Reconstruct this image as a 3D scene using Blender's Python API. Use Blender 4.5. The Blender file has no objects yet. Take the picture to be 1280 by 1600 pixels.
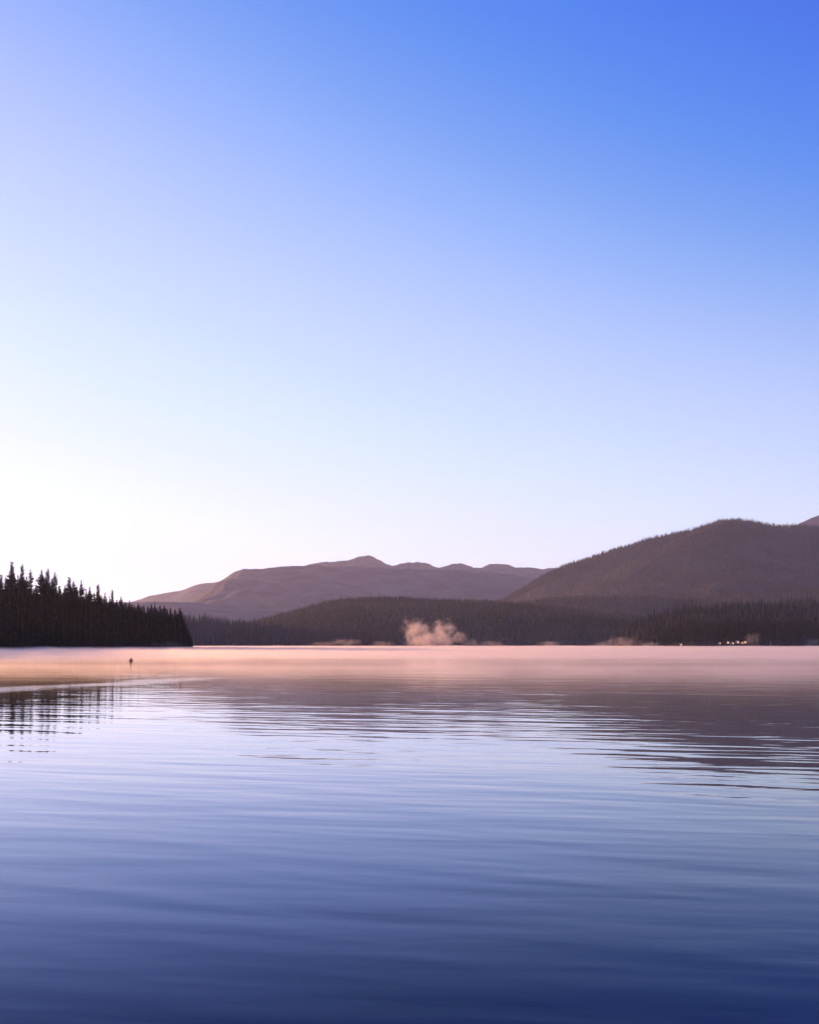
import bpy, math, random
import numpy as np
from mathutils import Vector, Matrix

# ------------------------------------------------------------------ camera
SC = bpy.context.scene
F = 1758.0            # focal length in photo pixels (photo 1280 x 1600)
HY = 1007.5           # photo row of the horizon
EYE = 3.4
cam_d = bpy.data.cameras.new("camera")
cam = bpy.data.objects.new("camera", cam_d)
SC.collection.objects.link(cam)
cam.location = (0, 0, EYE)
cam.rotation_euler = (math.radians(90), 0, 0)
cam_d.sensor_fit = 'HORIZONTAL'
cam_d.sensor_width = 36
cam_d.lens = 36 * F / 1280
cam_d.shift_y = (HY - 800) / 1280
cam_d.clip_start = 0.1
cam_d.clip_end = 40000
SC.camera = cam

# ------------------------------------------------------------------ sky, sun, exposure
SUN_AZ = math.radians(-46)      # left of the view direction (+Y)
SUN_EL = math.radians(7.2)
w = bpy.data.worlds.new("World"); SC.world = w
w.use_nodes = True
nt = w.node_tree; nt.nodes.clear()
out = nt.nodes.new('ShaderNodeOutputWorld')
bg = nt.nodes.new('ShaderNodeBackground')
sky = nt.nodes.new('ShaderNodeTexSky')
sky.sky_type = 'NISHITA'
sky.sun_disc = False
sky.sun_elevation = SUN_EL
sky.sun_rotation = SUN_AZ
sky.air_density = 1.0
sky.dust_density = 0.3
sky.ozone_density = 3.0
sky.altitude = 600
# film response of the blue slide film: one curve per channel on the sky's radiance
EXPO = 0.6
pre = nt.nodes.new('ShaderNodeVectorMath'); pre.operation = 'SCALE'; pre.inputs['Scale'].default_value = 0.12
crv = nt.nodes.new('ShaderNodeRGBCurve')
cm = crv.mapping; cm.use_clip = False; cm.extend = 'EXTRAPOLATED'
CURVES = {0: [(0, 0), (.04, .01), (.063, .058), (.076, .14), (.09, .27), (.113, .45), (.137, .56), (.2, .74), (.25, .84), (.331, .95), (.48, 1.1), (1, 2.2)],
          1: [(0, 0), (.1, .10), (.136, .225), (.161, .33), (.187, .45), (.232, .62), (.27, .72), (.345, .88), (.44, .99), (.511, 1.08), (.67, 1.2), (1, 1.8)],
          2: [(0, 0), (.15, .5), (.257, .88), (.305, .935), (.34, 1.0), (.405, 1.14), (.444, 1.32), (.534, 1.55), (.61, 1.65), (1, 2.3)]}
for ch, pts in CURVES.items():
    c = cm.curves[ch]
    while len(c.points) > 2: c.points.remove(c.points[1])
    c.points[0].location = (pts[0][0], pts[0][1] / 3); c.points[1].location = (pts[-1][0], pts[-1][1] / 3)
    for p in pts[1:-1]: c.points.new(p[0], p[1] / 3)
cm.update()
post = nt.nodes.new('ShaderNodeVectorMath'); post.operation = 'SCALE'; post.inputs['Scale'].default_value = 3 / 0.12 / 2 ** EXPO
nt.links.new(sky.outputs[0], pre.inputs[0]); nt.links.new(pre.outputs[0], crv.inputs['Color'])
nt.links.new(crv.outputs[0], post.inputs[0]); nt.links.new(post.outputs[0], bg.inputs[0])
bg.inputs[1].default_value = 0.12
nt.links.new(bg.outputs[0], out.inputs[0])

sd = bpy.data.lights.new("sun", 'SUN'); sun = bpy.data.objects.new("sun", sd)
SC.collection.objects.link(sun)
sd.energy = 5.0
sd.angle = math.radians(0.5)
sd.color = (1.0, 0.50, 0.25)
S = Vector((math.sin(SUN_AZ) * math.cos(SUN_EL), math.cos(SUN_AZ) * math.cos(SUN_EL), math.sin(SUN_EL)))
sun.rotation_euler = S.to_track_quat('Z', 'Y').to_euler()
sun.location = (-300, 400, 200)

SC.view_settings.view_transform = 'Standard'
SC.view_settings.look = 'None'
SC.view_settings.exposure = EXPO
SC.view_settings.gamma = 1
SC.cycles.max_bounces = 8
SC.cycles.volume_bounces = 1
SC.cycles.use_denoising = True
SC.cycles.sample_clamp_indirect = 10
SC.cycles.volume_max_steps = 1024

rng = np.random.default_rng(7)
random.seed(7)

# ------------------------------------------------------------------ helpers
def link(o):
    SC.collection.objects.link(o); return o

def props(o, label=None, cat=None, group=None, kind=None):
    if label: o["label"] = label
    if cat: o["category"] = cat
    if group: o["group"] = group
    if kind: o["kind"] = kind
    return o

def mesh_np(name, V, faces, mats=None, smooth=False, fmat=None):
    """V (n,3) array; faces (m,k) int array of equal sized polygons"""
    V = np.asarray(V, dtype=np.float32); faces = np.asarray(faces, dtype=np.int32)
    me = bpy.data.meshes.new(name)
    m, k = faces.shape
    me.vertices.add(len(V)); me.vertices.foreach_set("co", V.ravel())
    me.loops.add(m * k); me.loops.foreach_set("vertex_index", faces.ravel())
    me.polygons.add(m)
    me.polygons.foreach_set("loop_start", np.arange(0, m * k, k, dtype=np.int32))
    me.polygons.foreach_set("loop_total", np.full(m, k, dtype=np.int32))
    if smooth: me.polygons.foreach_set("use_smooth", np.ones(m, dtype=bool))
    for mt in (mats or []): me.materials.append(mt)
    if fmat is not None: me.polygons.foreach_set("material_index", np.asarray(fmat, dtype=np.int32))
    me.update(calc_edges=True); me.validate()
    return me

def obj(name, me, parent=None, loc=None):
    o = bpy.data.objects.new(name, me); link(o)
    if parent: o.parent = parent
    if loc is not None: o.location = loc
    return o

# value noise (numpy)
_perm = rng.random((256, 256)).astype(np.float64)
def vnoise(x, y):
    xi = np.floor(x).astype(int); yi = np.floor(y).astype(int)
    fx = x - xi; fy = y - yi
    fx = fx * fx * (3 - 2 * fx); fy = fy * fy * (3 - 2 * fy)
    a = _perm[xi & 255, yi & 255]; b = _perm[(xi + 1) & 255, yi & 255]
    c = _perm[xi & 255, (yi + 1) & 255]; d = _perm[(xi + 1) & 255, (yi + 1) & 255]
    return (a * (1 - fx) + b * fx) * (1 - fy) + (c * (1 - fx) + d * fx) * fy - 0.5
def fbm(x, y, o=5, g=0.5):
    s = 0; a = 1.0
    for i in range(o):
        s = s + a * vnoise(x * 2 ** i + 17.3 * i, y * 2 ** i + 5.1 * i); a *= g
    return s
def sstep(a, b, x):
    t = np.clip((np.asarray(x, float) - a) / (b - a), 0, 1); return t * t * (3 - 2 * t)

# ------------------------------------------------------------------ materials
def mat(name):
    m = bpy.data.materials.new(name); m.use_nodes = True
    n = m.node_tree; b = n.nodes["Principled BSDF"]
    return m, n, b

def rough_mat(name, c1, c2, scale=1.0, rough=0.9, bump=0.0, bscale=5.0, spec=0.2, detail=6):
    m, n, b = mat(name)
    tc = n.nodes.new('ShaderNodeTexCoord')
    nz = n.nodes.new('ShaderNodeTexNoise'); nz.inputs['Scale'].default_value = scale; nz.inputs['Detail'].default_value = detail
    cr = n.nodes.new('ShaderNodeValToRGB')
    cr.color_ramp.elements[0].position = 0.35; cr.color_ramp.elements[0].color = (*c1, 1)
    cr.color_ramp.elements[1].position = 0.65; cr.color_ramp.elements[1].color = (*c2, 1)
    n.links.new(tc.outputs['Object'], nz.inputs['Vector'])
    n.links.new(nz.outputs['Fac'], cr.inputs['Fac'])
    n.links.new(cr.outputs['Color'], b.inputs['Base Color'])
    b.inputs['Roughness'].default_value = rough
    b.inputs['Specular IOR Level'].default_value = spec
    if bump:
        bz = n.nodes.new('ShaderNodeTexNoise'); bz.inputs['Scale'].default_value = bscale; bz.inputs['Detail'].default_value = 5
        bp = n.nodes.new('ShaderNodeBump'); bp.inputs['Strength'].default_value = 1.0; bp.inputs['Distance'].default_value = bump
        n.links.new(tc.outputs['Object'], bz.inputs['Vector'])
        n.links.new(bz.outputs['Fac'], bp.inputs['Height'])
        n.links.new(bp.outputs['Normal'], b.inputs['Normal'])
    return m

M_needle = rough_mat("spruce_needles", (0.009, 0.012, 0.006), (0.026, 0.028, 0.014), 0.25, 0.85)
M_needle2 = rough_mat("dry_pine_needles", (0.07, 0.062, 0.034), (0.19, 0.14, 0.075), 0.2, 0.85)
M_shade_canopy = rough_mat("shade_tinted_canopy", (0.014, 0.020, 0.022), (0.035, 0.042, 0.044), 0.01, 0.9)  # shade on the far left shore put into the canopy colour, darker and bluer
M_bark = rough_mat("pine_bark", (0.10, 0.06, 0.045), (0.20, 0.12, 0.085), 2.0, 0.95, 0.05, 6)
M_forest = rough_mat("forest_canopy", (0.030, 0.030, 0.018), (0.085, 0.068, 0.042), 0.004, 0.95)
M_hillf = rough_mat("forest_floor", (0.030, 0.027, 0.018), (0.075, 0.06, 0.038), 0.006, 0.95, 6.0, 0.05)
M_hillr = rough_mat("bare_hillside", (0.07, 0.062, 0.054), (0.15, 0.125, 0.10), 0.006, 0.95, 20.0, 0.01)
M_peak = rough_mat("sun_tinted_rock", (0.20, 0.10, 0.08), (0.34, 0.18, 0.14), 0.003, 0.95, 15.0, 0.01)  # warm red of sunlight on the peak put into the rock colour
M_bank = rough_mat("shore_bank", (0.05, 0.04, 0.03), (0.14, 0.11, 0.08), 0.3, 0.95, 0.3, 0.6)

def island_vary(m, lo, hi):
    n = m.node_tree; b = n.nodes["Principled BSDF"]
    src = b.inputs['Base Color'].links[0].from_socket
    g = n.nodes.new('ShaderNodeNewGeometry'); mr = n.nodes.new('ShaderNodeMapRange')
    mr.inputs[3].default_value = lo; mr.inputs[4].default_value = hi
    n.links.new(g.outputs['Random Per Island'], mr.inputs[0])
    v = n.nodes.new('ShaderNodeVectorMath'); v.operation = 'SCALE'
    n.links.new(src, v.inputs[0]); n.links.new(mr.outputs[0], v.inputs['Scale']); n.links.new(v.outputs[0], b.inputs['Base Color'])
island_vary(M_forest, 0.35, 1.7)

# water --------------------------------------------------------------
def water_mat():
    m, n, b = mat("lake_water")
    b.inputs['Base Color'].default_value = (0.002, 0.006, 0.055, 1)
    b.inputs['Roughness'].default_value = 0.03
    b.inputs['IOR'].default_value = 1.17
    N = n.nodes.new; L = n.links.new
    g = N('ShaderNodeNewGeometry')
    def mapped(sx, sy, rot):
        mp = N('ShaderNodeMapping'); mp.vector_type = 'POINT'
        mp.inputs['Scale'].default_value = (sx, sy, 1)
        rt = N('ShaderNodeVectorRotate'); rt.rotation_type = 'Z_AXIS'; rt.inputs['Angle'].default_value = math.radians(rot)
        L(g.outputs['Position'], rt.inputs['Vector']); L(rt.outputs[0], mp.inputs['Vector']); return mp
    def noise(vec, sc, det, rough=0.5, dist=0.0):
        t = N('ShaderNodeTexNoise'); t.inputs['Scale'].default_value = sc
        t.inputs['Detail'].default_value = det; t.inputs['Roughness'].default_value = rough
        t.inputs['Distortion'].default_value = dist
        L(vec, t.inputs['Vector']); return t.outputs['Fac']
    def mth(op, a, b_=None, c=None):
        t = N('ShaderNodeMath'); t.operation = op
        for i, v in enumerate((a, b_, c)):
            if v is None: continue
            if isinstance(v, (int, float)): t.inputs[i].default_value = v
            else: L(v, t.inputs[i])
        return t.outputs[0]
    # long low swell ripples running across the view, and finer ones riding on them
    a = noise(mapped(0.20, 0.95, 12).outputs[0], 1.0, 1.0, 0.4, 0.25)
    c = noise(mapped(0.8, 2.6, 5).outputs[0], 1.0, 2.0, 0.5, 0.3)
    e = noise(mapped(0.05, 0.24, 22).outputs[0], 1.0, 1.0, 0.4, 0.1)
    h = mth('MULTIPLY', a, 0.018)
    h = mth('MULTIPLY_ADD', c, 0.0026, h)
    h = mth('MULTIPLY_ADD', e, 0.03, h)
    x2 = noise(mapped(0.22, 0.75, 28).outputs[0], 1.0, 1.0, 0.4, .3)
    h = mth('MULTIPLY_ADD', x2, 0.014, h)
    # a wind-ruffled lane trailing off the headland
    sp = N('ShaderNodeSeparateXYZ'); L(g.outputs['Position'], sp.inputs[0])
    wob = noise(mapped(0.05, 0.08, 0).outputs[0], 1.0, 2.0)
    cx = mth('MULTIPLY_ADD', mth('SUBTRACT', sp.outputs[1], 82), 0.30, -31)
    cx = mth('MULTIPLY_ADD', mth('SUBTRACT', wob, .5), 10, cx)
    q = mth('DIVIDE', mth('SUBTRACT', sp.outputs[0], cx), 3.2)
    lane = mth('EXPONENT', mth('MULTIPLY', mth('MULTIPLY', q, q), -1))
    yr = N('ShaderNodeMapRange'); yr.interpolation_type = 'SMOOTHSTEP'; L(sp.outputs[1], yr.inputs[0])
    for i_, v_ in enumerate((70, 84, 0, 1)): yr.inputs[i_ + 1].default_value = v_
    lane = mth('MULTIPLY', lane, yr.outputs[0])
    ye = N('ShaderNodeMapRange'); ye.interpolation_type = 'SMOOTHSTEP'; L(sp.outputs[1], ye.inputs[0])
    for i_, v_ in enumerate((100, 124, 1, 0)): ye.inputs[i_ + 1].default_value = v_
    lane = mth('MULTIPLY', lane, ye.outputs[0])
    fine = noise(mapped(2.5, 7.0, 3).outputs[0], 1.0, 3.0)
    h = mth('MULTIPLY_ADD', mth('MULTIPLY', fine, lane), 0.014, h)
    # calm and ruffled stretches
    patch = noise(mapped(0.006, 0.03, 6).outputs[0], 1.0, 2.0)
    pr = N('ShaderNodeMapRange'); L(patch, pr.inputs[0])
    pr.inputs[1].default_value = 0.35; pr.inputs[2].default_value = 0.65
    pr.inputs[3].default_value = 0.55; pr.inputs[4].default_value = 1.17
    h = mth('MULTIPLY', h, pr.outputs[0])
    bp = N('ShaderNodeBump'); bp.inputs['Strength'].default_value = 1.0; bp.inputs['Distance'].default_value = 1.0
    L(h, bp.inputs['Height']); L(bp.outputs['Normal'], b.inputs['Normal'])
    # body of the lake under a fresnel mirror
    b.inputs['Specular IOR Level'].default_value = 0
    gl = N('ShaderNodeBsdfGlossy'); gl.inputs['Roughness'].default_value = 0.03; gl.inputs['Color'].default_value = (.90, .97, 1, 1)
    L(bp.outputs['Normal'], gl.inputs['Normal'])
    fr = N('ShaderNodeFresnel'); fr.inputs['IOR'].default_value = 1.333; L(bp.outputs['Normal'], fr.inputs['Normal'])
    fm = mth('MAXIMUM', mth('MULTIPLY', mth('SUBTRACT', fr.outputs[0], .11), 1.52), 0.0)
    fm = mth('MINIMUM', fm, .97)
    tc_ = N('ShaderNodeMix'); tc_.data_type = 'RGBA'; L(mth('MULTIPLY', fm, 1.7, None, ) , tc_.inputs[0])
    tc_.inputs[6].default_value = (.48, .69, 1.0, 1); tc_.inputs[7].default_value = (.96, 1, .97, 1); L(tc_.outputs[2], gl.inputs['Color'])
    mx = N('ShaderNodeMixShader'); L(fm, mx.inputs[0]); L(b.outputs[0], mx.inputs[1]); L(gl.outputs[0], mx.inputs[2])
    L(mx.outputs[0], n.nodes['Material Output'].inputs['Surface'])
    return m
M_water = water_mat()
wv = [(-11000, -400, 0), (11000, -400, 0), (11000, 16500, 0), (-11000, 16500, 0)]
lake = obj("water", mesh_np("water", wv, [[0, 1, 2, 3]], [M_water]))
props(lake, kind="structure")

# ------------------------------------------------------------------ hills
def px2h(y, d):            # photo row -> height at depth d
    return (HY - y) / F * d + EYE
def px2x(u, d):
    return (u - 640) / F * d

class Hill:
    """ridge traced at depth R, with a real front slope down to depth r0 and a back slope to rb"""
    def __init__(s, name, prof, r0, R, rb, namp=0.1, nsc=400., ridge_noise=0.0, pw=1.0, seed=0, m=None, x0=None, x1=None, ny=90, nx=260, spurs=0.0, spw=300.):
        s.name, s.r0, s.R, s.rb = name, r0, R, rb
        s.px = np.array([px2x(u, R) for u, _ in prof]); s.ph = np.array([px2h(y, R) for _, y in prof])
        s.namp, s.nsc, s.rn, s.pw, s.seed, s.m = namp, nsc, ridge_noise, pw, seed, m
        s.x0 = s.px[0] if x0 is None else x0; s.x1 = s.px[-1] if x1 is None else x1
        s.nx, s.ny, s.spurs, s.spw = nx, ny, spurs, spw
    def h(s, x, y):
        k = s.nsc * (.02 if s.nsc <= 700 and s.R > 9000 else .05)
        H = (np.interp(x, s.px, s.ph) + np.interp(x - k, s.px, s.ph) + np.interp(x + k, s.px, s.ph)) / 3
        if s.rn: H = H + s.rn * (fbm(x / s.nsc * 7 + s.seed, x * 0 + s.seed, 4, .6) - .6 * np.abs(vnoise(x / s.nsc * 11 + s.seed, x * 0 + 8.2)))
        wob = s.nsc * 0.8 * vnoise(x / (2 * s.nsc) + s.seed, x * 0 + 3.3)
        t = (y - s.r0) / (s.R - s.r0)
        tb = (s.rb - y) / (s.rb - s.R)
        f = np.clip(t, 0, 1) ** s.pw
        g = sstep(0, 1, np.clip(tb, 0, 1)) ** 0.8
        prof = np.where(y <= s.R, f, g)
        body = np.where(y <= s.R, 4 * np.clip(t, 0, 1) * np.clip(1 - t, 0, 1), 4 * np.clip(tb, 0, 1) * np.clip(1 - tb, 0, 1))
        n = fbm(x / s.nsc + s.seed * 3.1, (y + wob) / s.nsc + s.seed, 6)
        sp = 0
        if s.spurs:
            q = np.abs(vnoise(x / s.spw + 0.35 * (y - s.R) / s.spw + s.seed * 2 + .3 * n, y / (5 * s.spw)))
            sp = -s.spurs * (1 - 2 * q) * 1.0
        z = H * (prof + body * (s.namp * n + sp * 0.25))
        edge = np.minimum(sstep(s.x0, s.x0 + (s.x1 - s.x0) * 0.04, x), 1 - sstep(s.x1 - (s.x1 - s.x0) * 0.04, s.x1, x))
        return z * edge - 1.5 * (prof <= 0.001)
    def build(s):
        xs = np.linspace(s.x0, s.x1, s.nx)
        nf = int(s.ny * 0.7)
        ys = np.concatenate([np.linspace(s.r0 - 20, s.R, nf), np.linspace(s.R, s.rb, s.ny - nf + 1)[1:]])
        X, Y = np.meshgrid(xs, ys)
        Z = s.h(X, Y)
        Z[0] = -1.5
        V = np.stack([X.ravel(), Y.ravel(), Z.ravel()], 1)
        i = np.arange(len(ys) - 1)[:, None] * s.nx + np.arange(s.nx - 1)[None]
        Fc = np.stack([i, i + 1, i + 1 + s.nx, i + s.nx], -1).reshape(-1, 4)
        o = obj(s.name, mesh_np(s.name, V, Fc, [s.m], smooth=True))
        props(o, kind="structure")
        return o

P_A = [(-500, 960), (-200, 955), (60, 958), (150, 950), (205, 940), (235, 931), (262, 926), (285, 922), (300, 916), (315, 911), (330, 911), (360, 905), (420, 902), (520, 905), (640, 910)]
P_B2 = [(330, 930), (400, 905), (470, 885), (486, 881), (500, 879), (515, 878), (530, 877), (545, 877), (556, 872), (566, 869), (576, 867.5), (584, 869), (594, 874), (606, 881), (614, 885), (622, 882.5), (632, 879.5), (642, 880), (655, 879), (668, 880), (676, 884), (686, 887.5), (697, 884), (708, 880.5), (718, 880), (730, 884), (742, 886), (753, 887.5), (764, 883), (777, 879.5), (787, 882), (806, 885.5), (840, 887), (880, 888.5), (960, 893), (1100, 900)]
P_B1 = [(180, 985), (240, 965), (290, 945), (305, 937), (320, 926), (332, 914), (348, 906), (365, 895), (380, 888.5), (410, 888), (430, 885.5), (450, 884.5), (475, 884), (495, 883.5), (530, 885), (580, 886), (640, 889), (700, 890), (760, 893), (800, 898), (860, 905), (960, 915), (1100, 925)]
P_F = [(-500, 950), (-100, 946), (100, 944), (205, 941), (270, 940), (330, 943), (390, 949), (450, 957), (560, 972), (700, 985)]
P_C = [(330, 1003), (380, 990), (410, 972), (440, 964.5), (470, 955.5), (500, 948), (530, 942), (560, 938.5), (600, 937), (640, 938), (700, 942), (760, 944), (840, 951), (900, 958), (960, 965), (1020, 971), (1100, 980), (1250, 990)]
P_D = [(-500, 955), (100, 962), (240, 966), (290, 970), (320, 972), (360, 976), (400, 980), (440, 985), (480, 990.5), (520, 997), (560, 1002), (600, 1005), (640, 1007)]
P_E = [(640, 985), (740, 955), (790, 938), (820, 920), (845, 903), (862, 893), (885, 885.5), (905, 879), (930, 871), (945, 864), (970, 858), (1000, 846.5), (1025, 839), (1045, 835.5), (1070, 832.5), (1090, 826), (1105, 821), (1120, 815), (1135, 811.5), (1150, 811), (1165, 813), (1180, 817), (1195, 820.5), (1215, 823), (1240, 823), (1280, 824), (1350, 832), (1500, 850), (1750, 870)]
P_EB = [(760, 985), (820, 950), (900, 917), (950, 897), (1000, 872), (1040, 850), (1065, 838.5), (1085, 831), (1105, 824.5), (1125, 819), (1145, 816), (1165, 818), (1200, 826), (1240, 830), (1280, 832), (1400, 845), (1700, 885)]
P_E2 = [(680, 985), (760, 955), (830, 941), (880, 936), (940, 934), (1000, 936), (1060, 939), (1120, 935), (1180, 931), (1240, 926), (1300, 921), (1400, 915), (1600, 920), (1900, 950)]
P_E3 = [(960, 1003), (1000, 990), (1040, 976), (1080, 968), (1130, 963), (1180, 960), (1240, 957), (1300, 953), (1450, 945), (1700, 950), (2000, 970)]
P_G = [(1150, 880), (1200, 850), (1235, 826), (1250, 817), (1262, 812), (1275, 807), (1300, 799), (1350, 790), (1420, 800), (1550, 850)]

HA = Hill("far_mountain", P_A, 11500, 14000, 16000, 0.10, 900, 12, m=M_hillr, seed=1)
HB2 = Hill("mountain_peaks", P_B2, 10300, 12500, 14500, 0.14, 700, 20, m=M_hillr, seed=2, nx=520)
HB1 = Hill("mountain_range", P_B1, 6600, 9500, 11000, 0.22, 620, 8, m=M_hillr, seed=3, spurs=.3, spw=520, nx=360, ny=130)
HF = Hill("foothill", P_F, 5200, 7000, 8000, 0.12, 600, 5, m=M_hillr, seed=4)
HG = Hill("far_sun_tinted_peak", P_G, 8000, 9000, 10200, 0.10, 500, 10, m=M_peak, seed=5, nx=160)
HE = Hill("mountain_slope", P_E, 3600, 6500, 8500, 0.40, 1100, 6, m=M_hillf, seed=6, nx=420, ny=160, spurs=1.5, spw=520)
HEB = Hill("mountain_spur", P_EB, 3500, 5600, 6700, 0.35, 800, 5, m=M_hillf, seed=12, nx=360, ny=130, spurs=1.2, spw=420)
HE2 = Hill("forested_bench", P_E2, 2300, 4200, 5200, 0.25, 500, 5, m=M_hillf, seed=7, nx=300)
HC = Hill("wooded_hill", P_C, 2050, 3400, 4400, 0.22, 500, 3, m=M_hillf, seed=8, nx=300, pw=0.8)
HD = Hill("far_wooded_shore", P_D, 1750, 2250, 2900, 0.15, 250, 1, m=M_hillf, seed=9)
HE3 = Hill("forest_bank", P_E3, 1500, 1850, 2400, 0.15, 180, 1, m=M_hillf, seed=10, pw=0.8)
for H in (HA, HB2, HB1, HF, HG, HE, HEB, HE2, HC, HD, HE3): H.build()

# ------------------------------------------------------------------ headland
SHORE = np.array([(-184, 968), (-197, 930), (-222, 850), (-262, 735), (-272, 640), (-264, 560), (-292, 475), (-450, 400), (-1100, 350),  # unseen near part of the outline brought forward to shade the mist
                  (-1100, 1180), (-700, 1160), (-400, 1090), (-250, 1025), (-197, 988)], float)
def inland(x, y):
    """signed distance to the headland outline, positive on land"""
    x = np.asarray(x, float); y = np.asarray(y, float)
    d = np.full(x.shape, 1e9); ins = np.zeros(x.shape, bool)
    n = len(SHORE)
    for i in range(n):
        a = SHORE[i]; b = SHORE[(i + 1) % n]; e = b - a
        t = np.clip(((x - a[0]) * e[0] + (y - a[1]) * e[1]) / (e @ e), 0, 1)
        d = np.minimum(d, np.hypot(x - a[0] - t * e[0], y - a[1] - t * e[1]))
        c = ((a[1] > y) != (b[1] > y)) & (x < (b[0] - a[0]) * (y - a[1]) / (b[1] - a[1] + 1e-12) + a[0])
        ins ^= c
    return np.where(ins, d, -d)
def land_h(x, y):
    d = inland(x, y) + 3 * fbm(x / 25., y / 25., 3)
    return np.where(d > 0, (22 + 15 * sstep(-285, -400, x) * sstep(690, 580, y)) * (1 - np.exp(-np.maximum(d, 0) / 80.)) + 0.6, np.maximum(-1.5, d * 0.4)) + 0.8 * fbm(x / 12., y / 12., 3) * (d > 0)  # near left rise is out of view, added to cast shade over the mist
xs = np.linspace(-1000, -170, 240); ys = np.linspace(500, 1200, 200)
X, Y = np.meshgrid(xs, ys); Z = land_h(X, Y)
i = np.arange(199)[:, None] * 240 + np.arange(239)[None]
o = obj("headland", mesh_np("headland", np.stack([X.ravel(), Y.ravel(), Z.ravel()], 1),
        np.stack([i, i + 1, i + 241, i + 240], -1).reshape(-1, 4), [M_bank], smooth=True))
props(o, kind="structure")

# ------------------------------------------------------------------ conifers (unit height meshes, scaled per tree)
def conifer(seed, width=0.17, base=0.08, whorls=46, dens=7, ragged=0.35, gap=0.0, droop=0.35, needle=None, top=0.0, raw=False, nseg=4):
    r = np.random.default_rng(seed)
    V = []; T = []
    def tri(a, b, c):
        k = len(V); V.extend((a, b, c)); T.append((k, k + 1, k + 2))
    asym = r.random() * 6.28
    for wi in range(whorls):
        t = wi / (whorls - 1)
        t = t ** 0.92
        z = base + (1 - base) * t
        env = width * ((1 - t) ** 0.50) + 0.002
        if t < 0.12: env *= 0.65 + 3 * t
        env *= 1 + 0.25 * math.sin(t * 19 + asym) * ragged * 2
        nb = int(dens * (1 - t) ** .7 + 4.5)
        for b in range(nb):
            if r.random() < gap: continue
            a = r.random() * 6.283
            L_ = env * (1 - ragged * r.random() + 0.25 * (r.random() < 0.12)) * (1 + 0.18 * math.cos(a - asym))
            up = 0.25 * t - droop * (1 - t)
            zz = z + r.normal() * 0.008
            d = np.array([math.cos(a), math.sin(a), 0]); s = np.array([-math.sin(a), math.cos(a), 0])
            n = nseg
            wdt = L_ * 0.42 + 0.004
            for k in range(n):
                q0 = k / n; q1 = min(1.0, (k + 1.35) / n)
                p0 = d * L_ * q0 + np.array([0, 0, zz + up * L_ * q0 + 0.12 * L_ * q0 * q0])
                p1 = d * L_ * q1 + np.array([0, 0, zz + up * L_ * q1 + 0.12 * L_ * q1 * q1])
                wk = wdt * (1 - 0.6 * q0) * (0.7 + 0.6 * r.random())
                sag = np.array([0, 0, -wk * (0.35 + 0.5 * r.random())])
                tri(p0, p0 * .4 + p1 * .6 + s * wk + sag, p1)
                tri(p0, p0 * .4 + p1 * .6 - s * wk + sag, p1)
                # hanging spray
                tri(p0, p1, (p0 + p1) / 2 + np.array([0, 0, -wk * (0.7 + 0.5 * r.random())]))
    # leader
    for k in range(3):
        a = k * 2.1
        tri(np.array([0.003 * math.cos(a), 0.003 * math.sin(a), 0.96]), np.array([0.003 * math.cos(a + 2), 0.003 * math.sin(a + 2), 0.96]), np.array([0, 0, 1.0 + top]))
    if raw: return np.array(V), np.array(T)
    crown = mesh_np("crown", np.array(V), np.array(T), [needle or M_needle])
    # trunk
    tv = []; tf = []; ns = 7; nr = 9
    bend = r.normal(size=2) * 0.006
    for j in range(nr):
        t = j / (nr - 1); rad = 0.0125 * (1 - t) ** 0.8 + 0.0012
        if j == 0: rad *= 1.5
        for k in range(ns):
            a = 6.283 * k / ns
            tv.append((math.cos(a) * rad + bend[0] * math.sin(t * 3.1), math.sin(a) * rad + bend[1] * math.sin(t * 3.1), -0.03 + t * 1.0))
    for j in range(nr - 1):
        for k in range(ns):
            tf.append((j * ns + k, j * ns + (k + 1) % ns, (j + 1) * ns + (k + 1) % ns, (j + 1) * ns + k))
    trunk = mesh_np("trunk", tv, tf, [M_bark], smooth=True)
    return crown, trunk

V_full = [conifer(11, 0.135, .04, 64, 9, .38), conifer(12, 0.115, .04, 64, 9, .42), conifer(13, 0.145, .04, 60, 9, .40, .03),
          conifer(14, 0.10, .04, 64, 8, .42), conifer(15, 0.125, .04, 58, 8, .50, .08), conifer(16, 0.085, .04, 60, 7, .45, .06)]
V_tall = [conifer(21, 0.10, .22, 44, 7, .45, .05, needle=M_needle2), conifer(22, 0.085, .30, 42, 6, .5, .1, needle=M_needle2),
          conifer(23, 0.12, .18, 44, 7, .45, .05, needle=M_needle2), conifer(24, 0.075, .35, 40, 6, .5, .15, needle=M_needle2),
          conifer(25, 0.11, .10, 46, 7, .45, .05, needle=M_needle2)]
def tree(name, variant, x, y, z, h, label, group, wide=1.0, lean=0.0):
    e = bpy.data.objects.new(name, None); link(e)
    e.location = (x, y, z); e.scale = (h * wide, h * wide, h)
    e.rotation_euler = (lean, random.uniform(-.015, .015), random.uniform(0, 6.28))
    e.empty_display_size = 0.1
    props(e, label, "tree", group)
    c = bpy.data.objects.new("crown", variant[0]); link(c); c.parent = e
    t = bpy.data.objects.new("trunk", variant[1]); link(t); t.parent = e
    return e

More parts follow.
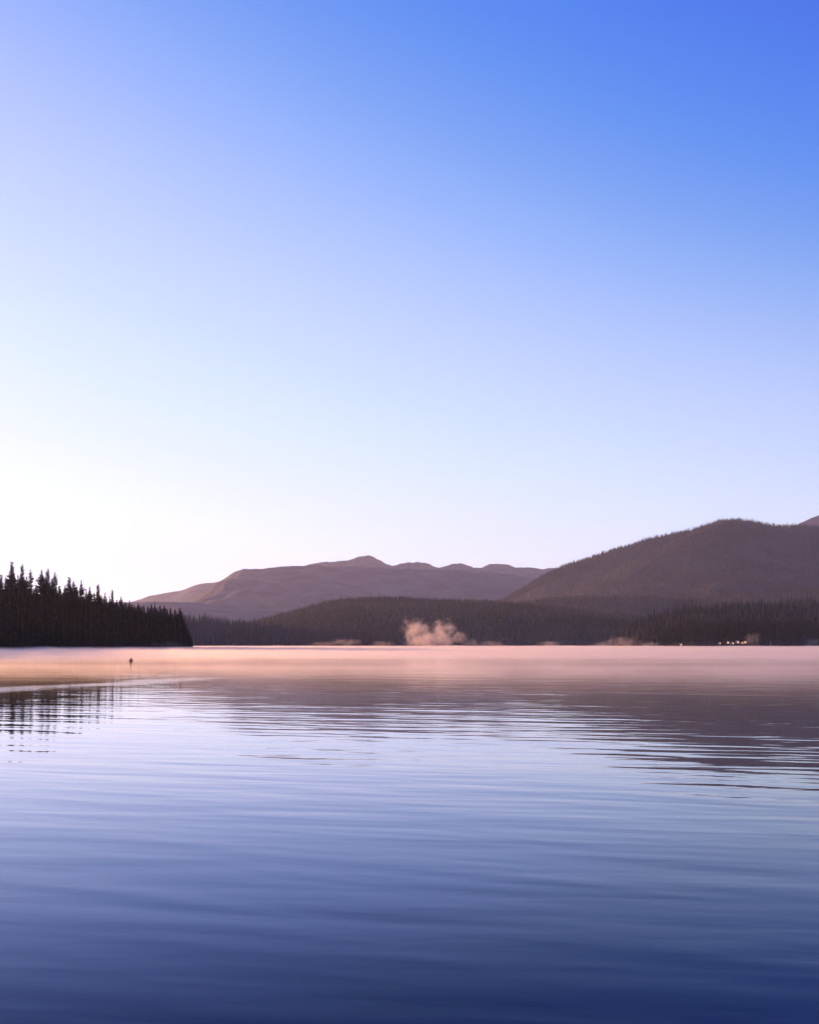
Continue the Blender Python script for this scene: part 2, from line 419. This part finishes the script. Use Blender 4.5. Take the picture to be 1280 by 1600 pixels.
# skyline of the headland, photo columns and rows
TOPS = [(-22, 893), (-9, 886), (1, 897), (9, 901), (18, 877), (28, 897), (35, 881), (42, 900), (48, 888), (57, 912), (65, 889), (70, 899), (76, 888), (81, 903), (86, 892), (93, 915),
        (102, 912), (109, 901), (116, 907), (121, 920), (127, 905), (134, 920), (141, 916), (147, 926), (153, 912), (159, 928), (164, 925), (171, 931), (176, 921), (183, 937),
        (190, 931), (196, 940), (202, 937), (207, 944), (211, 944), (216, 941), (221, 947), (225, 945), (231, 947), (236, 943), (242, 941), (246, 949), (250, 945), (257, 945), (261, 951), (266, 949),
        (270, 956), (273, 952), (277, 957), (281, 949), (285, 960), (288, 967), (291, 974), (294, 983), (297, 990), (300, 997)]
tu = np.array([t[0] for t in TOPS]); ty = np.array([t[1] for t in TOPS])
shore_u = [(-30, 712), (0, 735), (100, 795), (200, 860), (260, 905), (285, 935), (302, 966)]
def shore_depth(u): return np.interp(u, [a for a, _ in shore_u], [b for _, b in shore_u])
G1 = "dark conifers crowded on the headland"
n_ind = 0
def place(u, top, back, var=None, label=None, grp=G1):
    global n_ind
    d = float(shore_depth(u)) + back
    for _ in range(30):
        if inland(np.array([px2x(u, d)]), np.array([d]))[0] > 1.0: break
        d += 3
    x = px2x(u, d); z = float(land_h(np.array([x]), np.array([d]))[0])
    h = px2h(top, d) - z
    v = var if var is not None else random.choice(V_full)
    n_ind += 1
    return tree("conifer_tree", v, x, d, z, h, label or "dark spruce standing crowded among others on the left headland", grp, random.uniform(.9, 1.15) * min(1.5, max(1.0, 26 / max(h, 6))))

SPECIAL = {18: "tallest black spruce on the headland skyline, broad ragged crown, near the left edge",
           35: "tall slim spruce just right of the tallest one on the headland",
           48: "slender pointed spruce standing third of the tall group at the headland's left",
           65: "left one of the twin tall spruces rising in the middle of the left skyline",
           76: "right one of the twin tall spruces, with a blunt crowded top",
           86: "thin spruce leaning against the right side of the twin tall spruces",
           109: "bushy spruce standing alone after the first gap in the headland skyline",
           127: "narrow pointed spruce between the two dips of the headland skyline",
           141: "short pointed spruce next to the narrow one, mid skyline of the headland",
           153: "full pointed spruce at the middle of the headland, above the small wading figure's left",
           176: "last spruce rising clearly above the lower half of the headland skyline",
           281: "pointed spruce at the headland's outer tip, last tall one before the open lake"}
for (u, t_) in TOPS:
    lean = 0
    v = {18: V_full[0], 35: V_full[1], 48: V_full[5], 65: V_full[4], 76: V_full[1], 86: V_full[5], 109: V_full[0], 127: V_full[3]}.get(u)
    lab = SPECIAL.get(u)
    place(u, t_, random.uniform(8, 26) if u < 270 else random.uniform(1, 4), v, lab, G1)
for k in range(118):
    u = -25 + 325 * (k + random.random()) / 118
    env = float(np.interp(u, tu, ty))
    frac = random.uniform(0.62, 0.92) if k % 3 else random.uniform(0.35, 0.6)
    base = HY + 4
    back = random.uniform(0, 8) if frac < 0.6 else random.uniform(5, 45)
    if u > 265: back = random.uniform(0, 5)
    place(u, base - (base - env) * frac, back)

# right shore individuals
G2 = "tall pines lining the far right shore"
for k in range(120):
    u = 1028 + 262 * (k + random.random()) / 120
    row = k % 3
    d = 1512 + row * 26 + random.uniform(0, 16)
    if 1119 < u < 1172 or 1059 < u < 1069: d = max(d, 1540 + random.uniform(0, 12))
    x = px2x(u, d); z = max(0.5, float(HE3.h(np.array([x]), np.array([float(d)]))[0]))
    h = random.uniform(28, 41) * (0.75 + 0.25 * min(1, (u - 1028) / 60))
    tree("pine_tree", random.choice(V_tall), x, d, z, h, "tall narrow pine among those lining the far right shore", G2, random.uniform(.9, 1.2))
n_ind += 120

# everything else: the countless far trees, one mass
FV = []; FF = []; FM = []; fcount = 0
def scatter(Hh, n, x0, x1, y0, y1, h0, h1, wd=0.28, minz=0.6, dense=None, env=False, tiers=2, ns=5, mi=0):
    global fcount
    x = rng.uniform(x0, x1, n); y = rng.uniform(y0, y1, n)
    z = Hh(x, y) if callable(Hh) else Hh.h(x, y)
    keep = z > minz
    if dense is not None: keep &= (fbm(x / dense[0], y / dense[0], 3) + dense[1] > 0)
    x, y, z = x[keep], y[keep], z[keep]; n = len(x)
    h = rng.uniform(h0, h1, n) * (1 + 0.35 * (rng.random(n) < 0.1)); r = h * wd * rng.uniform(.45, .75, n) * 0.5
    if env:
        u_ = x / y * F + 640
        hm = (HY - np.interp(u_, tu, ty) - 9) / F * y + EYE - z
        h = np.where(u_ > -30, np.minimum(h, hm), h)
        ok = h > 5; x, y, z, h, r = x[ok], y[ok], z[ok], h[ok], r[ok]; n = len(x)
    ang = rng.uniform(0, 6.28, n)
    v = np.zeros((n, tiers * (ns + 1), 3))
    for tier in range(tiers):
        q = tier / tiers
        zb = q * .85; zt = min(1.0, zb + (1.45 if tiers > 2 else 1.3) / tiers) if tier < tiers - 1 else 1.0
        rr = (1 - q) ** .8
        for k in range(ns):
            a = ang + tier * .9 + 6.283 * k / ns
            jr = rng.uniform(.6, 1.25, n) * (1 if k % 2 == 0 or tiers == 2 else .5)
            v[:, tier * (ns + 1) + k] = np.stack([x + np.cos(a) * r * rr * jr, y + np.sin(a) * r * rr * jr, z + h * (zb + rng.uniform(-.04, .04, n)) - 0.3], 1)
        v[:, tier * (ns + 1) + ns] = np.stack([x, y, z + h * zt], 1)
    base = fcount + np.arange(n)[:, None, None] * (tiers * (ns + 1))
    f = np.array([[t * (ns + 1) + k, t * (ns + 1) + (k + 1) % ns, t * (ns + 1) + ns] for t in range(tiers) for k in range(ns)])
    FV.append(v.reshape(-1, 3)); FF.append((base + f[None]).reshape(-1, 3)); fcount += n * tiers * (ns + 1)
    FM.append(np.full(n * len(f), mi, dtype=np.int32))

scatter(HC, 26000, px2x(380, 3400), px2x(1180, 3400), 2060, 3520, 10, 17)
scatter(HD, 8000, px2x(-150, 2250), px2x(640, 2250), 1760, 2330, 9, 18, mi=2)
scatter(HE3, 7000, px2x(960, 1850), px2x(1700, 1850), 1580, 1950, 14, 26)
scatter(HE2, 22000, px2x(740, 4200), px2x(1500, 4200), 2400, 4300, 12, 20)
scatter(HE, 22000, px2x(700, 6500), px2x(1420, 6500), 3700, 6500, 14, 27, wd=.42)
# woods filling the headland behind its first rows
LOW = [conifer(40 + i, (.15, .12, .17, .13)[i], base=.03, whorls=24, dens=6, ragged=.4, raw=True, nseg=1) for i in range(4)]
def woods(n, x0, x1, y0, y1, h0, h1, dmin):
    global fcount
    for i in range(4):
        m = n // 4
        x = rng.uniform(x0, x1, m); y = rng.uniform(y0, y1, m)
        z = land_h(x, y); h = rng.uniform(h0, h1, m)
        hm = (HY - np.interp(x / y * F + 640, tu, ty) - 8) / F * y + EYE - z
        h = np.where(x / y * F + 640 > -30, np.minimum(h, hm), h)
        ok = (inland(x, y) > dmin) & (h > 6); x, y, z, h = x[ok], y[ok], z[ok], h[ok]; m = len(x)
        V, T = LOW[i]; a = rng.uniform(0, 6.28, m); wd = h * rng.uniform(.9, 1.2, m)
        c, s_ = np.cos(a)[:, None], np.sin(a)[:, None]
        P = np.stack([x[:, None] + (V[:, 0] * c - V[:, 1] * s_) * wd[:, None], y[:, None] + (V[:, 0] * s_ + V[:, 1] * c) * wd[:, None], z[:, None] + V[:, 2] * h[:, None] - .3], -1)
        FV.append(P.reshape(-1, 3)); FF.append((T[None] + (fcount + np.arange(m) * len(V))[:, None, None]).reshape(-1, 3))
        FM.append(np.ones(m * len(T), dtype=np.int32)); fcount += m * len(V)
woods(2600, -560, -190, 380, 1100, 20, 33, 5)
woods(700, -290, -190, 640, 1010, 16, 30, 2)
scatter(HEB, 10000, px2x(800, 5600), px2x(1420, 5600), 3600, 5650, 13, 24, wd=.42)
scatter(HE, 9000, px2x(760, 6500), px2x(1350, 6500), 6380, 6540, 12, 25, wd=.34)
scatter(HC, 2500, px2x(380, 3400), px2x(1100, 3400), 3300, 3440, 9, 14)
fo = obj("forest", mesh_np("forest", np.concatenate(FV), np.concatenate(FF), [M_forest, M_needle, M_shade_canopy], fmat=np.concatenate(FM)))
props(fo, "distant conifer forest covering the hills and shores round the lake", "forest", kind="stuff")

# ------------------------------------------------------------------ boats on the right shore
M_white = rough_mat("white_gelcoat", (0.74, 0.72, 0.68), (0.82, 0.80, 0.77), 3, 0.35, spec=.5)
M_glass, n_, b_ = mat("boat_glass"); b_.inputs['Base Color'].default_value = (.02, .02, .025, 1); b_.inputs['Roughness'].default_value = .05
M_trim = rough_mat("blue_trim", (0.03, 0.05, 0.12), (0.04, 0.07, 0.15), 3, 0.4)
M_metal = rough_mat("aluminium_mast", (0.6, 0.6, 0.6), (0.7, 0.7, 0.7), 3, 0.35)

def hull_mesh(L_=5.5, B=2.0, D=1.0):
    st = 12; pr = 7; V = []; Fq = []
    for i in range(st + 1):
        t = i / st
        wb = B / 2 * (1 - max(0, (t - .45) / .55) ** 2.2) if t > .45 else B / 2 * (.88 + .12 * t / .45)
        sheer = D * (0.85 + 0.35 * t * t)
        keel = -0.25 + 0.5 * max(0, t - .75) * 2.2
        for j in range(pr):
            s = j / (pr - 1) * 2 - 1
            aa = abs(s)
            zz = keel + (sheer - keel) * (aa ** 1.8)
            V.append((-L_ / 2 + L_ * t + 0.35 * t * aa, s * max(wb, .02) * (0.55 + .45 * aa), zz))
    for i in range(st):
        for j in range(pr - 1):
            a = i * pr + j
            Fq.append((a, a + 1, a + pr + 1, a + pr))
    # deck
    for i in range(st):
        Fq.append((i * pr, (i + 1) * pr, (i + 1) * pr + pr - 1, i * pr + pr - 1))
    # transom as quads fan
    for j in range(0, pr - 2, 2):
        Fq.append((j, j + 1, j + 2, pr - 1 if j + 2 < pr - 1 else 0))
    return V, Fq
def taper_box(x0, x1, y, z0, z1, ins=.15):
    V = [(x0, -y, z0), (x1, -y, z0), (x1, y, z0), (x0, y, z0), (x0 + ins, -y + ins * .6, z1), (x1 - ins * 2.2, -y + ins * .6, z1), (x1 - ins * 2.2, y - ins * .6, z1), (x0 + ins, y - ins * .6, z1)]
    Fq = [(0, 3, 2, 1), (4, 5, 6, 7), (0, 1, 5, 4), (1, 2, 6, 5), (2, 3, 7, 6), (3, 0, 4, 7)]
    return V, Fq
def boat(u, d, rot, s, label, kind="motorboat", cabin=True):
    e = bpy.data.objects.new(kind, None); link(e)
    e.location = (px2x(u, d), d, 0); e.rotation_euler = (0, 0, rot); e.scale = (s, s, s)
    props(e, label, "boat", None)
    obj("hull", mesh_np("hull", *hull_mesh(), [M_white], smooth=False), e)
    V, Fq = taper_box(-2.2, 2.0, 1.02, .98, 1.06, .02); obj("gunwale", mesh_np("gunwale", V, Fq, [M_trim]), e)
    if cabin:
        V, Fq = taper_box(-.9, 1.5, .78, 1.06, 2.1, .22); c = obj("cabin", mesh_np("cabin", V, Fq, [M_white]), e)
        V, Fq = taper_box(-.75, 1.42, .795, 1.45, 1.8, .06); obj("window", mesh_np("window", V, Fq, [M_glass]), c)
    return e
M_wall = rough_mat("pale_boards", (0.40, 0.33, 0.25), (0.55, 0.46, 0.36), 2, .6)
M_tin, nn_, bb_ = mat("shingle_roof"); bb_.inputs['Base Color'].default_value = (.30, .24, .20, 1); bb_.inputs['Roughness'].default_value = .8
M_added_glow, nn_, bb_ = mat("added_glow_window"); bb_.inputs['Emission Color'].default_value = (1, .50, .12, 1); bb_.inputs['Emission Strength'].default_value = 0.9; bb_.inputs['Base Color'].default_value = (.3, .25, .2, 1)  # emission added to make bright specks of the panes, no lamp known there
def cabin(u, d, rot, wdt, dep, hh, label):
    x = px2x(u, d); z = max(.3, float(HE3.h(np.array([x]), np.array([float(d)]))[0]))
    e = bpy.data.objects.new("cabin", None); link(e); e.location = (x, d, z); e.rotation_euler = (0, 0, rot)
    props(e, label, "cabin", "cabins with added warm glow by the far right shore")
    W, D_ = wdt / 2, dep / 2; rh = hh + wdt * .28
    V = [(-W, -D_, -1.5), (W, -D_, -1.5), (W, D_, -1.5), (-W, D_, -1.5), (-W, -D_, hh), (W, -D_, hh), (W, D_, hh), (-W, D_, hh), (0, -D_, rh), (0, D_, rh)]
    me = bpy.data.meshes.new("wall"); me.from_pydata(V, [], [(0, 1, 5, 8, 4), (3, 7, 9, 6, 2), (0, 4, 7, 3), (1, 2, 6, 5)]); me.materials.append(M_wall)
    obj("wall", me, e)
    o_ = .35; k = .28 * 2
    V = []
    for yy in (-D_ - o_, D_ + o_):
        V += [(-W - o_, yy, hh - o_ * k + .03), (0, yy, rh + .03), (W + o_, yy, hh - o_ * k + .03), (W + o_, yy, hh - o_ * k + .18), (0, yy, rh + .18), (-W - o_, yy, hh - o_ * k + .18)]
    Fq = [(i, (i + 1) % 6, 6 + (i + 1) % 6, 6 + i) for i in range(6)]
    me = bpy.data.meshes.new("roof"); me.from_pydata(V, [], Fq + [(0, 5, 4, 3, 2, 1), (6, 7, 8, 9, 10, 11)]); me.materials.append(M_tin)
    obj("roof", me, e)
    def panel(n, x0, x1, z0, z1, m):
        V = [(x0, -D_ - .04, z0), (x1, -D_ - .04, z0), (x1, -D_ - .04, z1), (x0, -D_ - .04, z1), (x0, -D_ + .02, z0), (x1, -D_ + .02, z0), (x1, -D_ + .02, z1), (x0, -D_ + .02, z1)]
        return obj(n, mesh_np(n, V, [(0, 1, 2, 3), (1, 5, 6, 2), (4, 0, 3, 7), (3, 2, 6, 7)], [m]), e)
    panel("door", -W * .85, -W * .85 + .85, 0, 2.05, M_trim); panel("window", -W * .3, W * .85, .5, min(2.3, hh - .2), M_added_glow)
    return e
cabin(1137.5, 1526, -.35, 4.2, 5.0, 2.5, "leftmost of the cabins with added warm glow below the shore pines")
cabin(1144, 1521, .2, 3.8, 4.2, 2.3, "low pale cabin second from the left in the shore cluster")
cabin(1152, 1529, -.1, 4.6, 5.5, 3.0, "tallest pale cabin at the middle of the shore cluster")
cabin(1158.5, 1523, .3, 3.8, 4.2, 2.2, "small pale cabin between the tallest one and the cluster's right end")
cabin(1164, 1527, -.25, 4.6, 5.2, 2.6, "rightmost of the cabins with added warm glow below the shore pines")
cabin(1064, 1527, -.2, 3.4, 4.0, 2.2, "lone little hut with added glow far left of the cabin cluster, under the shore pines")
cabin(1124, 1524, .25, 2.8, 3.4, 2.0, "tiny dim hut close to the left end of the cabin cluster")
sb = boat(1204, 1446, .3, 1.0, "moored sailing boat with a tall bare white mast on the far right", "sailboat")
def tube(p, q, r0, r1, n=8):
    p = Vector(p); q = Vector(q); ax = (q - p).normalized(); a = ax.orthogonal().normalized(); b = ax.cross(a)
    V = []; 
    for P, r in ((p, r0), (q, r1)):
        for k in range(n): V.append(tuple(P + a * (r * math.cos(6.283 * k / n)) + b * (r * math.sin(6.283 * k / n))))
    return V, [(k, (k + 1) % n, n + (k + 1) % n, n + k) for k in range(n)]
obj("mast", mesh_np("mast", *tube((.3, 0, 1.0), (.3, 0, 9.6), .13, .08), [M_metal]), sb)
obj("boom", mesh_np("boom", *tube((.3, 0, 1.9), (-2.3, 0, 2.0), .09, .08), [M_trim]), sb)

# ------------------------------------------------------------------ wading figure
PD = 177.0
px_, py_ = px2x(204.5, PD), PD
M_cloth = rough_mat("dark_jacket", (0.035, 0.018, 0.018), (0.07, 0.035, 0.03), 8, .85, .004, 30)
M_wader = rough_mat("brown_waders", (0.07, 0.045, 0.03), (0.11, 0.07, 0.05), 8, .6)
M_skin = rough_mat("skin", (0.42, 0.26, 0.19), (0.5, 0.32, 0.24), 10, .6)
M_hair = rough_mat("dark_hair", (0.02, 0.012, 0.01), (0.035, 0.02, 0.015), 20, .7)
M_rod = rough_mat("rod_graphite", (0.03, 0.03, 0.03), (0.05, 0.045, 0.04), 8, .4)

def skin(name, pts, edges, radii, m, parent=None, loc=(0, 0, 0), root=0, lev=2):
    me = bpy.data.meshes.new(name); me.from_pydata(pts, edges, []); me.materials.append(m)
    o = obj(name, me, parent, loc)
    md = o.modifiers.new("skin", 'SKIN'); md.use_smooth_shade = True
    for i, r in enumerate(radii):
        sv = me.skin_vertices[0].data[i]
        sv.radius = (r, r) if isinstance(r, (int, float)) else r
        sv.use_root = (i == root)
    s = o.modifiers.new("sub", 'SUBSURF'); s.levels = lev; s.render_levels = lev
    return o
# 1.72 m tall, wading with 0.42 m under water; back to the camera, head bent, weight on the legs close together
body_p = [(0, 0, .93),              # 0 pelvis
          (0, .02, 1.12), (0.01, .05, 1.30), (.01, .08, 1.44), (.01, .10, 1.52),   # 1-4 spine, neck
          (.015, .125, 1.60), (.02, .135, 1.68),                     # 5,6 head
          (-.17, .06, 1.42), (-.25, .03, 1.17), (-.27, .12, .96), (-.27, .16, .89),   # 7-10 left arm
          (.19, .06, 1.42), (.27, .04, 1.17), (.31, .15, .97), (.315, .19, .91),        # 11-14 right arm
          (-.075, .01, .86), (-.07, .0, .48), (-.05, -.02, .08), (-.05, .1, .03),      # 15-18 left leg
          (.08, .0, .86), (.05, .04, .48), (.03, .04, .08), (.03, .16, .03)]        # 19-22 right leg
body_e = [(0, 1), (1, 2), (2, 3), (3, 4), (4, 5), (5, 6), (3, 7), (7, 8), (8, 9), (9, 10), (3, 11), (11, 12), (12, 13), (13, 14),
          (0, 15), (15, 16), (16, 17), (17, 18), (0, 19), (19, 20), (20, 21), (21, 22)]
body_r = [(.15, .11), (.14, .10), (.16, .11), (.13, .09), .055, .088, .082,
          .065, .045, .033, .028, .065, .045, .033, .028, .095, .062, .045, .035, .095, .062, .045, .035]
person = skin("person", body_p, body_e, body_r, M_skin, None, (px_, py_, -.36))
person.rotation_euler = (0, 0, math.radians(-12))
props(person, "person in a dark jacket wading in the misty lake, head bent, holding a thin rod", "person")
jk_p = [(0, 0, .80), (0, .01, .95), (0, .02, 1.12), (0.01, .05, 1.30), (.01, .075, 1.44),
        (-.18, .06, 1.42), (-.25, .03, 1.17), (-.27, .11, .98), (.19, .06, 1.42), (.27, .04, 1.17), (.31, .14, .985)]
jk_e = [(0, 1), (1, 2), (2, 3), (3, 4), (4, 5), (5, 6), (6, 7), (4, 8), (8, 9), (9, 10)]
jk = skin("jacket", jk_p, jk_e, [(.20, .16), (.19, .15), (.18, .15), (.20, .16), (.15, .13), .09, .07, .06, .09, .07, .06], M_cloth, person)
wd = skin("waders", [(0, 0, .95), (-.08, .01, .84), (-.07, .0, .48), (-.05, -.02, .1), (.08, 0, .84), (.05, .04, .48), (.03, .04, .1)],
          [(0, 1), (1, 2), (2, 3), (0, 4), (4, 5), (5, 6)], [(.17, .13), .115, .082, .065, .115, .082, .065], M_wader, person)
hair = skin("hair", [(.015, .10, 1.60), (.02, .12, 1.68), (.02, .13, 1.74)], [(0, 1), (1, 2)], [.085, .098, .07], M_hair, person)
# face: nose and ears
skin("nose", [(.02, .215, 1.635), (.02, .245, 1.615)], [(0, 1)], [.014, .012], M_skin, person, lev=1)
for sx in (-1, 1):
    skin("ear", [(.02 + sx * .088, .12, 1.65), (.02 + sx * .095, .11, 1.62)], [(0, 1)], [.016, .012], M_skin, person, lev=1)
# hands: five fingers each, closed round what they hold
for sx, hx, hy, hz in ((-1, -.27, .16, .89), (1, .315, .19, .91)):
    hp = [(hx, hy, hz), (hx, hy + .03, hz - .05)]; he = [(0, 1)]; hr = [.03, .033]
    for k in range(5):
        ox = (k - 1.5) * .018 if k < 4 else -sx * .035
        oz = -.06 if k < 4 else -.02
        ln = (.075, .085, .08, .065, .05)[k]
        a = len(hp)
        hp += [(hx + ox, hy + .045, hz + oz), (hx + ox, hy + .045 + ln * .45, hz + oz - ln * .35), (hx + ox * .8, hy + .03 + ln * .3, hz + oz - ln * .8)]
        he += [(1, a), (a, a + 1), (a + 1, a + 2)]; hr += [.010, .009, .008]
    skin("hand", hp, he, hr, M_skin, person, lev=1)
rod = bpy.data.objects.new("fishing_rod", None); link(rod)
rod.location = (px_ + .35, py_ + .12, .50)
props(rod, "thin dark fishing rod held low in the wading person's right hand", "fishing rod")
V, Fq = tube((-.03, .05, .12), (.06, .0, -.06), .016, .016); obj("grip", mesh_np("grip", V, Fq, [M_bark]), rod)
V, Fq = tube((.06, 0, -.06), (.22, -.12, -.40), .012, .006); obj("blank", mesh_np("blank", V, Fq, [M_rod]), rod)

# ------------------------------------------------------------------ mist lying on the lake
def vol_mat(name, build, color, aniso, step):
    m = bpy.data.materials.new(name); m.use_nodes = True
    n = m.node_tree; n.nodes.clear()
    o = n.nodes.new('ShaderNodeOutputMaterial'); v = n.nodes.new('ShaderNodeVolumePrincipled')
    v.inputs['Color'].default_value = (*color, 1); v.inputs['Anisotropy'].default_value = aniso
    n.links.new(v.outputs[0], o.inputs['Volume'])
    N = n.nodes.new; L = n.links.new
    def mth(op, a, b_=None, c=None, clamp=False):
        t = N('ShaderNodeMath'); t.operation = op; t.use_clamp = clamp
        for i, q in enumerate((a, b_, c)):
            if q is None: continue
            if isinstance(q, (int, float)): t.inputs[i].default_value = q
            else: L(q, t.inputs[i])
        return t.outputs[0]
    def noise(vec, sx, sy, sz, det=2.0, rot=0, rough=.5, off=0.0):
        mp = N('ShaderNodeMapping'); mp.inputs['Scale'].default_value = (sx, sy, sz); mp.inputs['Rotation'].default_value = (0, 0, rot)
        mp.inputs['Location'].default_value = (off, off, off)
        L(vec, mp.inputs['Vector'])
        t = N('ShaderNodeTexNoise'); t.inputs['Scale'].default_value = 1; t.inputs['Detail'].default_value = det; t.inputs['Roughness'].default_value = rough
        L(mp.outputs[0], t.inputs['Vector']); return t.outputs['Fac']
    def rng_(v_, a, b_, c, d, smooth=True):
        t = N('ShaderNodeMapRange'); t.interpolation_type = 'SMOOTHSTEP' if smooth else 'LINEAR'
        L(v_, t.inputs[0])
        for i, q in enumerate((a, b_, c, d)): t.inputs[i + 1].default_value = q
        return t.outputs[0]
    g = N('ShaderNodeNewGeometry'); sep = N('ShaderNodeSeparateXYZ'); L(g.outputs['Position'], sep.inputs[0])
    if build:
        L(build(g.outputs['Position'], sep.outputs[0], sep.outputs[1], sep.outputs[2], mth, noise, rng_), v.inputs['Density'])
    m.cycles.volume_step_rate = step
    return m, v
def box(name, a, b, m):
    V = [(x, y, z) for z in (a[2], b[2]) for x, y in ((a[0], a[1]), (b[0], a[1]), (b[0], b[1]), (a[0], b[1]))]
    Fq = [(0, 3, 2, 1), (4, 5, 6, 7), (0, 1, 5, 4), (1, 2, 6, 5), (2, 3, 7, 6), (3, 0, 4, 7)]
    return obj(name, mesh_np(name, V, Fq, [m]))

MIST = 0.085
def mist_density(P, x, y, z, mth, noise, rng_):
    edge = noise(P, .010, .02, 0, 2, .1)                       # ragged near edge
    yy = mth('MULTIPLY_ADD', mth('SUBTRACT', edge, .5), 90, y)
    near = mth('ADD', rng_(yy, 55, 150, 0, .30), rng_(yy, 260, 460, 0, 1.5))
    banks = rng_(noise(P, .0035, .011, 0, 3, .05), .42, .58, .2, 1.6)
    hh = mth('ADD', rng_(noise(P, .012, .02, 0, 3, .2, .6, 7.0), .42, .72, .28, .7), rng_(noise(P, .022, .022, 0, 4, .5, .65, 31.0), .56, .74, 0, 1.6))          # thickness of the layer
    fall = mth('EXPONENT', mth('DIVIDE', mth('MULTIPLY', z, -1.0), hh))
    wisp = rng_(noise(P, .10, .10, .35, 3, 0, .6), .35, .65, .55, 1.4)
    d = mth('MULTIPLY', mth('MULTIPLY', near, banks), mth('MULTIPLY', fall, wisp))
    return mth('MULTIPLY', mth('MULTIPLY', d, rng_(z, 0.9, 3.0, 1, 0)), MIST)
M_mist, _ = vol_mat("lake_mist", mist_density, (1.0, 0.88, 0.74), 0.52, 0.06)
mist = box("mist", (-900, 48, 0.02), (1100, 2040, 3.6), M_mist)
props(mist, "thin low mist lying over the lake surface, pink in the sun and bluish in shade", "mist", kind="stuff")

def puff(name, lobes, dens, label, thresh=.0, nsc=.09):
    """lobes: (photo column, photo row of centre, half width px, half height px); depth d"""
    d0 = lobes[0][4]
    L3 = [(px2x(u, d), d, px2h(v, d), a / F * d, b / F * d) for u, v, a, b, d in lobes]
    x0 = min(l[0] - l[3] for l in L3) - 4; x1 = max(l[0] + l[3] for l in L3) + 4
    zt = max(l[2] + l[4] for l in L3) + 4; yr = max(l[3] for l in L3) * .8 + 3
    def dens_f(P, x, y, z, mth, noise, rng_):
        tot = None
        for (cx, cy, cz, rx, rz) in L3:
            a = mth('POWER', mth('DIVIDE', mth('SUBTRACT', x, cx), rx), 2)
            b = mth('POWER', mth('DIVIDE', mth('SUBTRACT', y, cy), rx * .8), 2)
            c = mth('POWER', mth('DIVIDE', mth('SUBTRACT', z, cz), rz), 2)
            q = mth('SUBTRACT', 1.0, mth('ADD', mth('ADD', a, b), c))
            tot = q if tot is None else mth('MAXIMUM', tot, q)
        n = noise(P, nsc, nsc, nsc * 1.1, 5, 0, .68)
        v = mth('ADD', tot, mth('MULTIPLY', mth('SUBTRACT', n, .525), 5.0))
        return mth('MULTIPLY', rng_(v, -0.2, 2.4, 0, 1), dens)
    m, _ = vol_mat(name, dens_f, (1.0, 0.84, 0.68), 0.5, 0.35)
    o = box(name, (x0, d0 - yr, 0.03), (x1, d0 + yr, zt), m)
    props(o, label, "steam", kind="stuff")
    return o
puff("steam_plume", [(650, 986, 24, 21, 1200), (694, 990, 23, 22, 1200), (672, 1000, 42, 15, 1200), (712, 996, 16, 12, 1200)], .15,
     "pinkish cloud of rising mist standing on the lake before the wooded hill")
puff("rising_mist", [(972, 1004, 34, 9, 1350), (940, 1007, 22, 6, 1350)], .035, "faint low mist puff on the far lake right of the plume")
puff("mist_wisp", [(540, 1003, 30, 6, 1300), (505, 1006, 24, 5, 1300)], .026, "low pink mist wisp on the far lake left of the plume")
puff("drifting_mist", [(735, 1005, 18, 7, 1300), (770, 1006, 26, 6, 1300), (600, 1006, 22, 6, 1300)], .028, "low pink mist trailing along the water at both sides of the plume")
puff("shore_mist", [(860, 1006, 24, 5, 1400), (1010, 1007, 26, 5, 1400)], .03, "very thin mist hugging the far shoreline before the dark wooded hill's right half")
puff("headland_mist", [(262, 1008, 26, 8, 860), (60, 1008, 40, 9, 690), (140, 1011, 34, 6, 760)], .03, "bluish mist curling at the foot of the dark headland trees")
puff("bank_mist", [(1176, 1000, 16, 12, 1420), (1270, 1004, 16, 7, 1420)], .03, "faint mist rising before the pines beside the moored boats")

# ------------------------------------------------------------------ haze (the air)
M_haze, hv = vol_mat("air_haze", None, (0.86, 0.88, 0.95), 0.3, 1.0)
hv.inputs['Density'].default_value = 2.8e-5
haze = box("haze", (-11500, -600, -3.0), (11500, 17000, 1250), M_haze)
props(haze, "even thin haze filling the air over the whole valley", "haze", kind="stuff")
